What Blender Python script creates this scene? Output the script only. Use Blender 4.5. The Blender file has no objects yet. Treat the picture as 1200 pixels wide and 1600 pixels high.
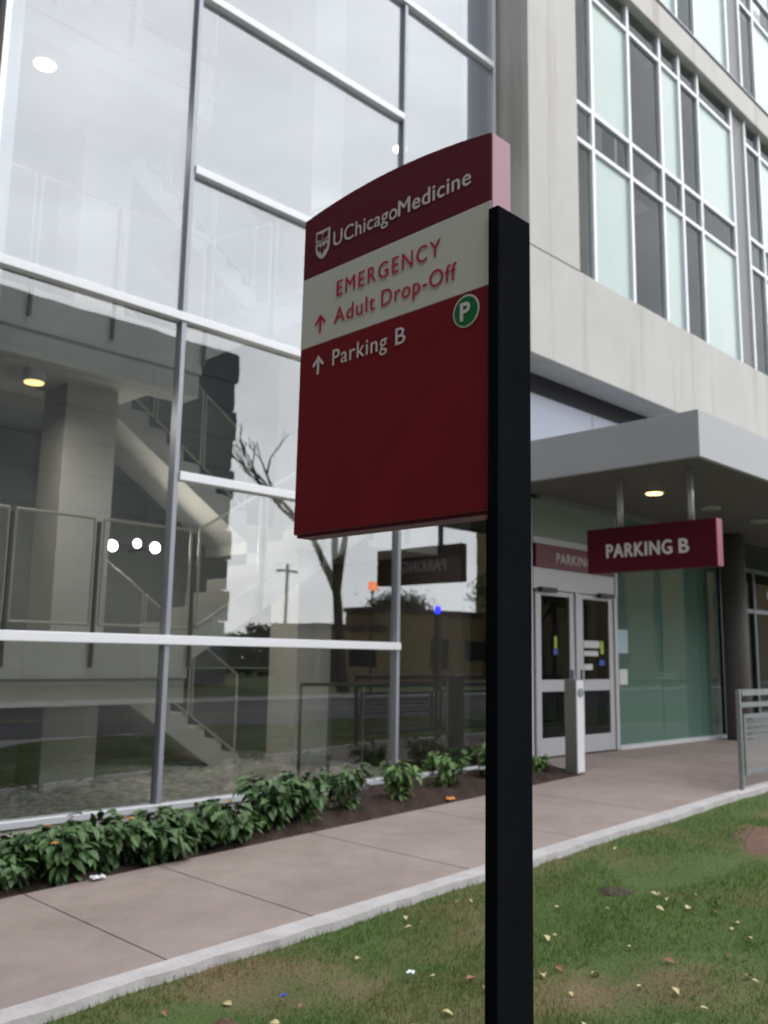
import bpy, math, random
import numpy as np
from mathutils import Vector, Matrix
random.seed(7); rng = np.random.default_rng(7)
C = bpy.context.scene.collection
SC = bpy.context.scene

# ---------------------------------------------------------------- camera
EYE = 1.26
def camera():
    F = 1410.0
    v1 = Vector((1431, 249, F)).normalized()
    v2 = Vector((-1430, 202, F)); v2 = (v2 - v1*v2.dot(v1)).normalized()
    v3 = v1.cross(v2)
    if v3.y > 0: v3 = -v3
    right = Vector((v1.x, v2.x, v3.x)); down = Vector((v1.y, v2.y, v3.y)); fwd = Vector((v1.z, v2.z, v3.z))
    cam = bpy.data.objects.new('camera', bpy.data.cameras.new('camera')); C.objects.link(cam)
    m = Matrix((right, -down, -fwd)).transposed().to_4x4()
    m.translation = Vector((0, 0, EYE)); cam.matrix_world = m
    cam.data.sensor_fit = 'VERTICAL'; cam.data.sensor_height = 24; cam.data.lens = 24*F/1600
    cam.data.clip_start = .05; cam.data.clip_end = 2000
    cam.data.dof.use_dof = True; cam.data.dof.focus_distance = 1.9; cam.data.dof.aperture_fstop = 3.2
    SC.camera = cam
camera()
SC.render.resolution_x = 768; SC.render.resolution_y = 1024
SC.view_settings.view_transform = 'Standard'; SC.view_settings.look = 'None'
SC.view_settings.exposure = 1.05; SC.view_settings.gamma = 1.0
SC.cycles.max_bounces = 10; SC.cycles.transparent_max_bounces = 24

# ---------------------------------------------------------------- sky and sun
SUN_EL, SUN_AZ = 36, 148      # azimuth clockwise from +Y
def world():
    w = bpy.data.worlds.new('World'); SC.world = w; w.use_nodes = True
    n, l = w.node_tree.nodes, w.node_tree.links; n.clear()
    out = n.new('ShaderNodeOutputWorld'); bg = n.new('ShaderNodeBackground'); bg.inputs[1].default_value = .1
    sky = n.new('ShaderNodeTexSky'); sky.sky_type = 'NISHITA'; sky.sun_disc = False
    sky.sun_elevation = math.radians(SUN_EL); sky.sun_rotation = math.radians(SUN_AZ)
    tc = n.new('ShaderNodeTexCoord'); mp = n.new('ShaderNodeMapping'); mp.inputs['Scale'].default_value = (1, 1, 2.6)
    nz = n.new('ShaderNodeTexNoise'); nz.inputs['Scale'].default_value = 2.3; nz.inputs['Detail'].default_value = 7; nz.inputs['Roughness'].default_value = .55
    l.new(tc.outputs['Generated'], mp.inputs[0]); l.new(mp.outputs[0], nz.inputs['Vector'])
    cov = n.new('ShaderNodeValToRGB'); cov.color_ramp.elements[0].position = .30; cov.color_ramp.elements[0].color = (.72, .72, .72, 1); cov.color_ramp.elements[1].position = .6
    l.new(nz.outputs['Fac'], cov.inputs[0])
    nz2 = n.new('ShaderNodeTexNoise'); nz2.inputs['Scale'].default_value = 5; nz2.inputs['Detail'].default_value = 6
    l.new(mp.outputs[0], nz2.inputs['Vector'])
    cr = n.new('ShaderNodeValToRGB'); e = cr.color_ramp.elements
    e[0].position = .32; e[0].color = (4.6/12, 4.9/12, 5.8/12, 1); e[1].position = .66; e[1].color = (8.6/12, 8.9/12, 9.6/12, 1)
    l.new(nz2.outputs['Fac'], cr.inputs[0])
    sc = n.new('ShaderNodeVectorMath'); sc.operation = 'SCALE'; sc.inputs['Scale'].default_value = 12
    l.new(cr.outputs[0], sc.inputs[0])
    mx = n.new('ShaderNodeMix'); mx.data_type = 'RGBA'
    l.new(cov.outputs[0], mx.inputs[0]); l.new(sky.outputs[0], mx.inputs[6]); l.new(sc.outputs[0], mx.inputs[7])
    l.new(mx.outputs[2], bg.inputs[0]); l.new(bg.outputs[0], out.inputs[0])
world()
sl = bpy.data.lights.new('sun', 'SUN'); sl.energy = 1.5; sl.angle = math.radians(86); sl.color = (1, .965, .91)
sun = bpy.data.objects.new('sun', sl); C.objects.link(sun)
az, el = math.radians(SUN_AZ), math.radians(SUN_EL)
sdir = Vector((math.sin(az)*math.cos(el), math.cos(az)*math.cos(el), math.sin(el)))
sun.rotation_euler = sdir.to_track_quat('Z', 'Y').to_euler()

# ---------------------------------------------------------------- helpers
class MB:
    def __init__(s): s.v = []; s.f = []; s.solid = False
    def quad(s, *p):
        i = len(s.v); s.v += [tuple(q) for q in p]; s.f.append(tuple(range(i, i+len(p)))); return s
    def box(s, x0, x1, y0, y1, z0, z1):
        i = len(s.v); s.solid = True
        s.v += [(x0,y0,z0),(x1,y0,z0),(x1,y1,z0),(x0,y1,z0),(x0,y0,z1),(x1,y0,z1),(x1,y1,z1),(x0,y1,z1)]
        s.f += [tuple(i+k for k in f) for f in ((0,3,2,1),(4,5,6,7),(0,1,5,4),(1,2,6,5),(2,3,7,6),(3,0,4,7))]; return s
    def prism(s, pts, axis, a, b):
        # pts: 2-D outline; axis 'x': (y,z) swept in x; 'y': (x,z) swept in y; 'z': (x,y) swept in z
        f = {'x': lambda p, t: (t, p[0], p[1]), 'y': lambda p, t: (p[0], t, p[1]), 'z': lambda p, t: (p[0], p[1], t)}[axis]
        n = len(pts); i = len(s.v); s.solid = True
        s.v += [f(p, a) for p in pts] + [f(p, b) for p in pts]
        s.f.append(tuple(i+k for k in range(n))); s.f.append(tuple(i+n+k for k in reversed(range(n))))
        for k in range(n): s.f.append((i+k, i+n+k, i+n+(k+1) % n, i+(k+1) % n))
        return s
    def tube(s, p0, p1, r0, r1=None, n=10):
        r1 = r0 if r1 is None else r1
        p0, p1 = Vector(p0), Vector(p1); d = (p1-p0).normalized()
        u = d.orthogonal().normalized(); w = d.cross(u); i = len(s.v); s.solid = True
        for p, r in ((p0, r0), (p1, r1)):
            for k in range(n):
                a = 2*math.pi*k/n; s.v.append(tuple(p + u*math.cos(a)*r + w*math.sin(a)*r))
        for k in range(n): s.f.append((i+k, i+(k+1) % n, i+n+(k+1) % n, i+n+k))
        s.f.append(tuple(i+k for k in reversed(range(n)))); s.f.append(tuple(i+n+k for k in range(n))); return s
    def build(s, name, mat, parent=None, bevel=0, smooth=False):
        me = bpy.data.meshes.new(name); me.from_pydata(s.v, [], s.f); me.validate(); me.update()
        import bmesh
        if s.solid: bm = bmesh.new(); bm.from_mesh(me); bmesh.ops.recalc_face_normals(bm, faces=bm.faces); bm.to_mesh(me); bm.free()
        if mat: me.materials.append(mat)
        o = bpy.data.objects.new(name, me); C.objects.link(o)
        if parent:
            o.parent = parent; o.matrix_parent_inverse = Matrix.Identity(4)
            base = world_loc(parent)
            for vv in me.vertices: vv.co -= base
        if bevel:
            b = o.modifiers.new('bevel', 'BEVEL'); b.width = bevel; b.segments = 2; b.limit_method = 'ANGLE'
        if smooth:
            for p in me.polygons: p.use_smooth = True
        return o
def world_loc(o):
    v = Vector((0, 0, 0))
    while o: v += Vector(o.location); o = o.parent
    return v
def tag(o, label=None, cat=None, group=None, kind=None):
    if label: o['label'] = label
    if cat: o['category'] = cat
    if group: o['group'] = group
    if kind: o['kind'] = kind
    return o
def thing(name, label, cat, loc=(0, 0, 0), group=None):
    o = bpy.data.objects.new(name, None); C.objects.link(o); o.location = loc; o.empty_display_size = .2
    return tag(o, label, cat, group)
def recenter(o):
    """origin of a single-mesh thing goes to the middle of its base"""
    me = o.data; xs = [v.co.x for v in me.vertices]; ys = [v.co.y for v in me.vertices]; zs = [v.co.z for v in me.vertices]
    c = Vector(((min(xs)+max(xs))/2, (min(ys)+max(ys))/2, min(zs)))
    for v in me.vertices: v.co -= c
    o.location = c; return o
def copy_tree(o, parent=None, loc=None, rot=None):
    c = o.copy(); C.objects.link(c)
    if parent: c.parent = parent
    if loc is not None: c.location = loc
    if rot is not None: c.rotation_euler = rot
    for ch in list(o.children): copy_tree(ch, c)
    return c

def mat(name, col, rough=.7, metal=0, noise=None, bump=0, bscale=40, spec=.5, emit=None):
    """col: base colour; noise: (colour2, scale, lo, hi)"""
    m = bpy.data.materials.new(name); m.use_nodes = True; n, l = m.node_tree.nodes, m.node_tree.links
    b = n['Principled BSDF']; b.inputs['Base Color'].default_value = (*col, 1); b.inputs['Roughness'].default_value = rough
    b.inputs['Metallic'].default_value = metal; b.inputs['Specular IOR Level'].default_value = spec
    tc = n.new('ShaderNodeTexCoord'); geo = n.new('ShaderNodeNewGeometry')
    if noise:
        c2, s, lo, hi = noise
        nz = n.new('ShaderNodeTexNoise'); nz.inputs['Scale'].default_value = s; nz.inputs['Detail'].default_value = 8; nz.inputs['Roughness'].default_value = .6
        cr = n.new('ShaderNodeValToRGB'); cr.color_ramp.elements[0].position = lo; cr.color_ramp.elements[1].position = hi
        cr.color_ramp.elements[0].color = (*col, 1); cr.color_ramp.elements[1].color = (*c2, 1)
        l.new(geo.outputs['Position'], nz.inputs['Vector']); l.new(nz.outputs['Fac'], cr.inputs[0]); l.new(cr.outputs[0], b.inputs['Base Color'])
    if bump:
        nz = n.new('ShaderNodeTexNoise'); nz.inputs['Scale'].default_value = bscale; nz.inputs['Detail'].default_value = 6
        bp = n.new('ShaderNodeBump'); bp.inputs['Strength'].default_value = bump; bp.inputs['Distance'].default_value = .01
        l.new(geo.outputs['Position'], nz.inputs['Vector']); l.new(nz.outputs['Fac'], bp.inputs['Height']); l.new(bp.outputs[0], b.inputs['Normal'])
    if emit:
        b.inputs['Emission Color'].default_value = (*emit[0], 1); b.inputs['Emission Strength'].default_value = emit[1]
    return m

def concrete(name, col, dark, streak=True, board=False):
    m = bpy.data.materials.new(name); m.use_nodes = True; n, l = m.node_tree.nodes, m.node_tree.links
    b = n['Principled BSDF']; b.inputs['Roughness'].default_value = .85
    geo = n.new('ShaderNodeNewGeometry')
    nz = n.new('ShaderNodeTexNoise'); nz.inputs['Scale'].default_value = 1.1; nz.inputs['Detail'].default_value = 9; nz.inputs['Roughness'].default_value = .65
    l.new(geo.outputs['Position'], nz.inputs['Vector'])
    cr = n.new('ShaderNodeValToRGB'); cr.color_ramp.elements[0].position = .3; cr.color_ramp.elements[1].position = .7
    cr.color_ramp.elements[0].color = (*dark, 1); cr.color_ramp.elements[1].color = (*col, 1); l.new(nz.outputs['Fac'], cr.inputs[0])
    last = cr.outputs[0]
    if streak:
        mp = n.new('ShaderNodeMapping'); mp.inputs['Scale'].default_value = (2.3, 2.3, .12); l.new(geo.outputs['Position'], mp.inputs[0])
        s = n.new('ShaderNodeTexNoise'); s.inputs['Scale'].default_value = 1.6; s.inputs['Detail'].default_value = 6; l.new(mp.outputs[0], s.inputs['Vector'])
        c2 = n.new('ShaderNodeValToRGB'); c2.color_ramp.elements[0].position = .56; c2.color_ramp.elements[1].position = .74
        c2.color_ramp.elements[0].color = (1, 1, 1, 1); c2.color_ramp.elements[1].color = (.80, .75, .69, 1); l.new(s.outputs['Fac'], c2.inputs[0])
        mx = n.new('ShaderNodeMix'); mx.data_type = 'RGBA'; mx.blend_type = 'MULTIPLY'; mx.inputs[0].default_value = 1
        l.new(last, mx.inputs[6]); l.new(c2.outputs[0], mx.inputs[7]); last = mx.outputs[2]
    l.new(last, b.inputs['Base Color'])
    n3 = n.new('ShaderNodeTexNoise'); n3.inputs['Scale'].default_value = 60; n3.inputs['Detail'].default_value = 5; l.new(geo.outputs['Position'], n3.inputs['Vector'])
    bp = n.new('ShaderNodeBump'); bp.inputs['Strength'].default_value = .25; bp.inputs['Distance'].default_value = .004
    l.new(n3.outputs['Fac'], bp.inputs['Height']); l.new(bp.outputs[0], b.inputs['Normal'])
    return m

def glass(name, refl=.22, tint=(.82, .88, .87), white=0, wcol=(.8, .86, .88), wave=.6, grazing=1.0):
    """sheet glass: see-through part, mirror part, and an optional white ceramic coating"""
    m = bpy.data.materials.new(name); m.use_nodes = True; n, l = m.node_tree.nodes, m.node_tree.links; n.clear()
    out = n.new('ShaderNodeOutputMaterial'); tr = n.new('ShaderNodeBsdfTransparent'); tr.inputs[0].default_value = (*tint, 1)
    gl = n.new('ShaderNodeBsdfGlossy'); gl.inputs['Roughness'].default_value = .0; gl.inputs['Color'].default_value = (.93, .97, 1, 1)
    geo = n.new('ShaderNodeNewGeometry'); nz = n.new('ShaderNodeTexNoise'); nz.inputs['Scale'].default_value = 1.3; nz.inputs['Detail'].default_value = 2
    l.new(geo.outputs['Position'], nz.inputs['Vector'])
    bp = n.new('ShaderNodeBump'); bp.inputs['Strength'].default_value = wave; bp.inputs['Distance'].default_value = .006
    l.new(nz.outputs['Fac'], bp.inputs['Height']); l.new(bp.outputs[0], gl.inputs['Normal'])
    lw = n.new('ShaderNodeFresnel'); lw.inputs['IOR'].default_value = 1.5
    ma = n.new('ShaderNodeMath'); ma.operation = 'MULTIPLY_ADD'; ma.inputs[1].default_value = grazing; ma.inputs[2].default_value = refl; ma.use_clamp = True
    l.new(lw.outputs[0], ma.inputs[0])
    base = tr.outputs[0]
    if white:
        df = n.new('ShaderNodeBsdfDiffuse'); df.inputs[0].default_value = (*wcol, 1)
        tl = n.new('ShaderNodeBsdfTranslucent'); tl.inputs[0].default_value = (*wcol, 1)
        a = n.new('ShaderNodeMixShader'); a.inputs[0].default_value = .25; l.new(df.outputs[0], a.inputs[1]); l.new(tl.outputs[0], a.inputs[2])
        w = n.new('ShaderNodeMixShader'); w.inputs[0].default_value = white; l.new(base, w.inputs[1]); l.new(a.outputs[0], w.inputs[2]); base = w.outputs[0]
    mx = n.new('ShaderNodeMixShader'); l.new(ma.outputs[0], mx.inputs[0]); l.new(base, mx.inputs[1]); l.new(gl.outputs[0], mx.inputs[2])
    l.new(mx.outputs[0], out.inputs[0]); return m

def mesh_mat(name, col, cell=.05, th=.12):
    m = bpy.data.materials.new(name); m.use_nodes = True; n, l = m.node_tree.nodes, m.node_tree.links
    b = n['Principled BSDF']; b.inputs['Base Color'].default_value = (*col, 1); b.inputs['Metallic'].default_value = .4; b.inputs['Roughness'].default_value = .5
    geo = n.new('ShaderNodeNewGeometry'); sp = n.new('ShaderNodeSeparateXYZ'); l.new(geo.outputs['Position'], sp.inputs[0])
    def line(a, sgn):
        ad = n.new('ShaderNodeMath'); ad.operation = 'MULTIPLY_ADD'; ad.inputs[1].default_value = sgn; l.new(sp.outputs['Z'], ad.inputs[0]); l.new(sp.outputs['X'], ad.inputs[2])
        mo = n.new('ShaderNodeMath'); mo.operation = 'DIVIDE'; mo.inputs[1].default_value = cell; l.new(ad.outputs[0], mo.inputs[0])
        fr = n.new('ShaderNodeMath'); fr.operation = 'FRACT'; l.new(mo.outputs[0], fr.inputs[0])
        lt = n.new('ShaderNodeMath'); lt.operation = 'LESS_THAN'; lt.inputs[1].default_value = th; l.new(fr.outputs[0], lt.inputs[0]); return lt
    a, c = line(0, 1), line(0, -1)
    mxx = n.new('ShaderNodeMath'); mxx.operation = 'MAXIMUM'; l.new(a.outputs[0], mxx.inputs[0]); l.new(c.outputs[0], mxx.inputs[1])
    l.new(mxx.outputs[0], b.inputs['Alpha']); return m

def walk_mat():
    m = bpy.data.materials.new('pavement_concrete'); m.use_nodes = True; n, l = m.node_tree.nodes, m.node_tree.links
    b = n['Principled BSDF']; b.inputs['Roughness'].default_value = .88; geo = n.new('ShaderNodeNewGeometry')
    last = None
    for s_, lo, hi, c1, c2, ty in ((1.1, .35, .65, (.28, .225, .20), (.345, .285, .258), None), (6, .3, .7, (.9, .9, .9), (1.06, 1.05, 1.04), 'M'), (26, .62, .72, (1, 1, 1), (.80, .77, .74), 'M'), (170, .3, .7, (.86, .86, .86), (1.1, 1.1, 1.1), 'M')):
        z = n.new('ShaderNodeTexNoise'); z.inputs['Scale'].default_value = s_; z.inputs['Detail'].default_value = 7; z.inputs['Roughness'].default_value = .6
        l.new(geo.outputs['Position'], z.inputs['Vector'])
        cr = n.new('ShaderNodeValToRGB'); cr.color_ramp.elements[0].position = lo; cr.color_ramp.elements[1].position = hi
        cr.color_ramp.elements[0].color = (*c1, 1); cr.color_ramp.elements[1].color = (*c2, 1); l.new(z.outputs['Fac'], cr.inputs[0])
        if ty:
            mx = n.new('ShaderNodeMix'); mx.data_type = 'RGBA'; mx.blend_type = 'MULTIPLY'; mx.inputs[0].default_value = 1
            l.new(last, mx.inputs[6]); l.new(cr.outputs[0], mx.inputs[7]); last = mx.outputs[2]
        else: last = cr.outputs[0]
    l.new(last, b.inputs['Base Color'])
    z = n.new('ShaderNodeTexNoise'); z.inputs['Scale'].default_value = 120; l.new(geo.outputs['Position'], z.inputs['Vector'])
    bp = n.new('ShaderNodeBump'); bp.inputs['Strength'].default_value = .35; bp.inputs['Distance'].default_value = .004
    l.new(z.outputs['Fac'], bp.inputs['Height']); l.new(bp.outputs[0], b.inputs['Normal']); return m
M = {}
M['conc'] = concrete('pale_concrete', (.57, .56, .525), (.51, .50, .47))
M['conc_in'] = concrete('grey_concrete', (.60, .59, .56), (.50, .49, .47), streak=False)
M['walk'] = walk_mat()
M['kerb'] = mat('pale_kerb', (.42, .40, .40), .85, noise=((.56, .54, .54), 6, .3, .7), bump=.4, bscale=40)
M['soil'] = mat('mulch_soil', (.022, .014, .011), .95, noise=((.085, .045, .03), 30, .4, .7), bump=1, bscale=60)
M['asphalt'] = mat('asphalt', (.05, .05, .053), .9, noise=((.08, .08, .08), 8, .3, .7), bump=.3)
M['alu'] = mat('satin_aluminium', (.74, .76, .80), .38, .35)
M['alu_d'] = mat('grey_aluminium', (.30, .32, .36), .45, .5)
M['mull'] = mat('grey_mullion', (.33, .35, .40), .45, .3)
M['white'] = mat('white_frame', (.84, .86, .90), .4, .0)
M['door'] = mat('door_frame_paint', (.55, .56, .60), .4, .25)
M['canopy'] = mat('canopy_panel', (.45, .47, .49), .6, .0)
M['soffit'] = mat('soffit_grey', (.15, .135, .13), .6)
M['panel'] = mat('blue_grey_panel', (.25, .28, .34), .4, .2)
M['dark'] = mat('dark_cladding', (.045, .04, .045), .5)
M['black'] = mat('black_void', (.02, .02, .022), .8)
M['maroon'] = mat('maroon_panel', (.235, .013, .022), .38, noise=((.27, .015, .026), 4, .3, .7))
M['maroon_top'] = mat('maroon_header', (.165, .020, .040), .4)
M['pink'] = mat('sky_glare_pink_edge', (.40, .20, .26), .5)  # maroon end face with the bright sky reflection painted in as pink
M['lit_red_edge'] = mat('lit_red_sign_edge', (.27, .022, .06), .4)  # lighter copy of the box maroon, daylight on the end face painted in
M['signwhite'] = mat('sign_white', (.80, .84, .78), .45)
M['ltr'] = mat('letter_white', (.90, .87, .85), .5)
M['ltr_red'] = mat('letter_red', (.62, .03, .09), .5)
M['green'] = mat('sign_green', (.01, .22, .07), .45)
M['post'] = mat('black_post_paint', (.008, .009, .012), .7, noise=((.011, .012, .016), 6, .3, .7), spec=.0)
M['rail'] = mat('beige_rail', (.55, .53, .46), .4, .3)
M['railpost'] = mat('dark_rail_post', (.14, .12, .10), .5, .4)
M['mesh'] = mesh_mat('wire_mesh', (.40, .37, .30), .045, .10)
M['mesh2'] = mesh_mat('steel_mesh', (.40, .42, .43), .05, .22)
M['galv'] = mat('galvanised_steel', (.26, .28, .29), .45, .4, noise=((.34, .36, .37), 12, .3, .7))
M['gl_clear'] = glass('clear_tower_glass', .105, (.92, .95, .94), wave=.1)
M['gl_frit'] = glass('white_fritted_glass', .10, (.78, .85, .90), wave=.12, white=.36, wcol=(.50, .57, .67))
M['gl_win'] = glass('window_glass', .0, (.70, .78, .75), wave=.3, grazing=.42)
M['gl_pale'] = mat('pale_mint_panel', (.37, .48, .445), .25, noise=((.42, .52, .49), .7, .3, .7), spec=.3)
M['gl_door'] = glass('door_glass', .0, (.6, .62, .62), wave=.3, grazing=.7)
M['gl_green'] = glass('green_glass', .03, (.55, .78, .68), white=.6, wcol=(.25, .44, .36), wave=.3, grazing=.7)
M['mint'] = mat('pale_green_glass_panel', (.30, .38, .33), .25)
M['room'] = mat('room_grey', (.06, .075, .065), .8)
M['fin'] = mat('grey_return', (.17, .20, .185), .6)
M['lamp_w'] = mat('downlight_lens', (.9, .9, .85), .4, emit=((1, .85, .55), 6))
M['lamp_y'] = mat('warm_lamp_lens', (.9, .6, .3), .4, emit=((1, .60, .22), 1.3))
M['lamp_y2'] = mat('recessed_lamp_lens', (.9, .7, .4), .4, emit=((1, .66, .25), 2.2))
M['lamp_b'] = mat('blue_beacon_lens', (.02, .03, .8), .4, emit=((.01, .02, 1), 9))
M['lamp_o'] = mat('orange_lamp_lens', (.9, .3, .1), .4, emit=((1, .28, .12), 2.5))
M['lamp_p'] = mat('bulkhead_lens', (.9, .9, .9), .4, emit=((1, 1, .95), 9))
M['notice_b'] = mat('blue_notice', (.45, .62, .70), .6)
M['notice_w'] = mat('white_notice', (.72, .74, .74), .6)
M['notice_y'] = mat('yellow_sticker', (.45, .60, .05), .6)
M['notice_d'] = mat('blue_sticker', (.03, .10, .45), .6)
M['tan'] = mat('tan_brick', (.30, .21, .10), .9, noise=((.38, .27, .14), 2, .3, .7))
M['bark'] = mat('bark', (.05, .04, .035), .95)

def gravel_mat():
    m = bpy.data.materials.new('pale_gravel'); m.use_nodes = True; n, l = m.node_tree.nodes, m.node_tree.links
    b = n['Principled BSDF']; b.inputs['Roughness'].default_value = .9; geo = n.new('ShaderNodeNewGeometry')
    v = n.new('ShaderNodeTexVoronoi'); v.inputs['Scale'].default_value = 17; l.new(geo.outputs['Position'], v.inputs['Vector'])
    cr = n.new('ShaderNodeValToRGB'); cr.color_ramp.elements[0].color = (.42, .41, .37, 1); cr.color_ramp.elements[1].color = (.88, .86, .78, 1)
    sp = n.new('ShaderNodeSeparateColor'); l.new(v.outputs['Color'], sp.inputs[0]); l.new(sp.outputs[0], cr.inputs[0]); l.new(cr.outputs[0], b.inputs['Base Color'])
    bp = n.new('ShaderNodeBump'); bp.inputs['Strength'].default_value = .5; bp.inputs['Distance'].default_value = .012; bp.invert = True
    l.new(v.outputs['Distance'], bp.inputs['Height']); l.new(bp.outputs[0], b.inputs['Normal']); return m
M['gravel'] = gravel_mat()

def patches(n, l, geo):
    """0..1 brownness of the lawn at a place, shared by soil and blades"""
    nz = n.new('ShaderNodeTexNoise'); nz.inputs['Scale'].default_value = 1.15; nz.inputs['Detail'].default_value = 5; nz.inputs['Roughness'].default_value = .62
    l.new(geo.outputs['Position'], nz.inputs['Vector']); return nz
def lawn_mat():
    m = bpy.data.materials.new('lawn_ground'); m.use_nodes = True; n, l = m.node_tree.nodes, m.node_tree.links
    b = n['Principled BSDF']; b.inputs['Roughness'].default_value = .95; geo = n.new('ShaderNodeNewGeometry')
    nz = patches(n, l, geo); cr = n.new('ShaderNodeValToRGB'); e = cr.color_ramp.elements
    e[0].position = .48; e[0].color = (.07, .115, .026, 1); e[1].position = .74; e[1].color = (.19, .13, .075, 1)
    l.new(nz.outputs['Fac'], cr.inputs[0]); l.new(cr.outputs[0], b.inputs['Base Color'])
    n3 = n.new('ShaderNodeTexNoise'); n3.inputs['Scale'].default_value = 45; n3.inputs['Detail'].default_value = 6; l.new(geo.outputs['Position'], n3.inputs['Vector'])
    bp = n.new('ShaderNodeBump'); bp.inputs['Strength'].default_value = .8; bp.inputs['Distance'].default_value = .02
    l.new(n3.outputs['Fac'], bp.inputs['Height']); l.new(bp.outputs[0], b.inputs['Normal']); return m
def blade_mat():
    m = bpy.data.materials.new('grass_blade'); m.use_nodes = True; n, l = m.node_tree.nodes, m.node_tree.links
    b = n['Principled BSDF']; b.inputs['Roughness'].default_value = .7; b.inputs['Specular IOR Level'].default_value = .2; geo = n.new('ShaderNodeNewGeometry')
    nz = patches(n, l, geo); cr = n.new('ShaderNodeValToRGB'); e = cr.color_ramp.elements
    e[0].position = .47; e[0].color = (.105, .185, .032, 1); e[1].position = .76; e[1].color = (.32, .24, .12, 1)
    x = e.new(.63); x.color = (.17, .21, .06, 1)
    r = n.new('ShaderNodeMath'); r.operation = 'MULTIPLY_ADD'; r.inputs[1].default_value = .13; l.new(geo.outputs['Random Per Island'], r.inputs[0]); l.new(nz.outputs['Fac'], r.inputs[2])
    s = n.new('ShaderNodeMath'); s.operation = 'SUBTRACT'; s.inputs[1].default_value = .065; l.new(r.outputs[0], s.inputs[0])
    l.new(s.outputs[0], cr.inputs[0]); l.new(cr.outputs[0], b.inputs['Base Color'])
    tl = n.new('ShaderNodeBsdfTranslucent'); l.new(cr.outputs[0], tl.inputs[0]); ms = n.new('ShaderNodeMixShader'); ms.inputs[0].default_value = .45
    l.new(b.outputs[0], ms.inputs[1]); l.new(tl.outputs[0], ms.inputs[2]); l.new(ms.outputs[0], n['Material Output'].inputs[0]); return m
def leaf_mat(name, c1, c2, rough=.5):
    m = bpy.data.materials.new(name); m.use_nodes = True; n, l = m.node_tree.nodes, m.node_tree.links
    b = n['Principled BSDF']; b.inputs['Roughness'].default_value = rough; geo = n.new('ShaderNodeNewGeometry')
    cr = n.new('ShaderNodeValToRGB'); cr.color_ramp.elements[0].color = (*c1, 1); cr.color_ramp.elements[1].color = (*c2, 1)
    l.new(geo.outputs['Random Per Island'], cr.inputs[0]); l.new(cr.outputs[0], b.inputs['Base Color']); return m
M['lawn'] = lawn_mat(); M['blade'] = blade_mat()
M['leaf'] = leaf_mat('shrub_leaf', (.03, .075, .022), (.10, .19, .06), .5)
M['leaf_pale'] = leaf_mat('young_shrub_leaf', (.05, .13, .03), (.15, .27, .07), .5)
M['crown'] = leaf_mat('tree_leaf', (.02, .04, .012), (.09, .12, .03), .7)
M['petal'] = mat('orange_petal', (.75, .28, .04), .6)
M['fallen'] = leaf_mat('fallen_leaf', (.42, .30, .09), (.70, .62, .36), .7)
M['fallen_b'] = leaf_mat('brown_fallen_leaf', (.24, .10, .05), (.34, .17, .09), .7)

# ---------------------------------------------------------------- heights
def g(x, y=4.0):
    z = -.36 + .037*x
    z = min(0.0, z); z = max(-.75, z)
    if y < 0: z = z + (-.55 - z)*min(1, -y/2.5)
    return z
GY = 6.93    # glass and door line
FY = 6.426   # upper concrete front

def sheet(name, xs, ys, dz, m, kind='structure', hf=None, thick=0, label=None):
    mb = MB(); hf = hf or g
    nx, ny = len(xs), len(ys)
    mb.v = [(x, y, hf(x, y)+dz) for y in ys for x in xs]
    mb.f = [(j*nx+i, j*nx+i+1, (j+1)*nx+i+1, (j+1)*nx+i) for j in range(ny-1) for i in range(nx-1)]
    if thick:
        k = len(mb.v); mb.v += [(x, y, z-thick) for x, y, z in mb.v]
        ring = [i for i in range(nx)] + [j*nx+nx-1 for j in range(1, ny)] + [(ny-1)*nx+i for i in range(nx-2, -1, -1)] + [j*nx for j in range(ny-2, 0, -1)]
        for a, b in zip(ring, ring[1:]+ring[:1]): mb.f.append((a, b, b+k, a+k))
    o = mb.build(name, m); return tag(o, label, kind=kind)

def lawn_h(x, y):
    bump = .018*math.sin(x*2.1+y*1.3)+.012*math.sin(x*5.3-y*4.1)+.01*math.sin(y*7.7+x)
    edge = max(0, min(1, (3.98-y)/.35))
    if y > 4.0: edge = 0
    return g(x, y) - .012 + bump*edge*(1 if y > -.5 else 0)
xs = sorted(set([-180, -90, -45, -20, -12, -8] + [round(-6+.25*i, 3) for i in range(89)] + [20, 26, 35, 50, 80, 120, 180]))
ys = sorted(set([-220, -120, -70, -40, -25, -14, -8, -5, -3.5, -2.5, -1.5, -1] + [round(-.75+.25*i, 3) for i in range(19)] + [3.9, 3.99, 5.5, 7, 9, 12, 20, 60, 160]))
sheet('ground', xs, ys, -.03, M['lawn'], hf=lawn_h, label='green and brown patchy lawn ground')
xw = [-6] + [round(-4+.5*i, 2) for i in range(28)] + [9.73, 12, 16, 24]
joints = [-1.6, -.2, 1.25, 2.66, 3.62, 5.03, 6.35, 7.7, 9.15, 10.9, 12.6, 14.4]
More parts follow.
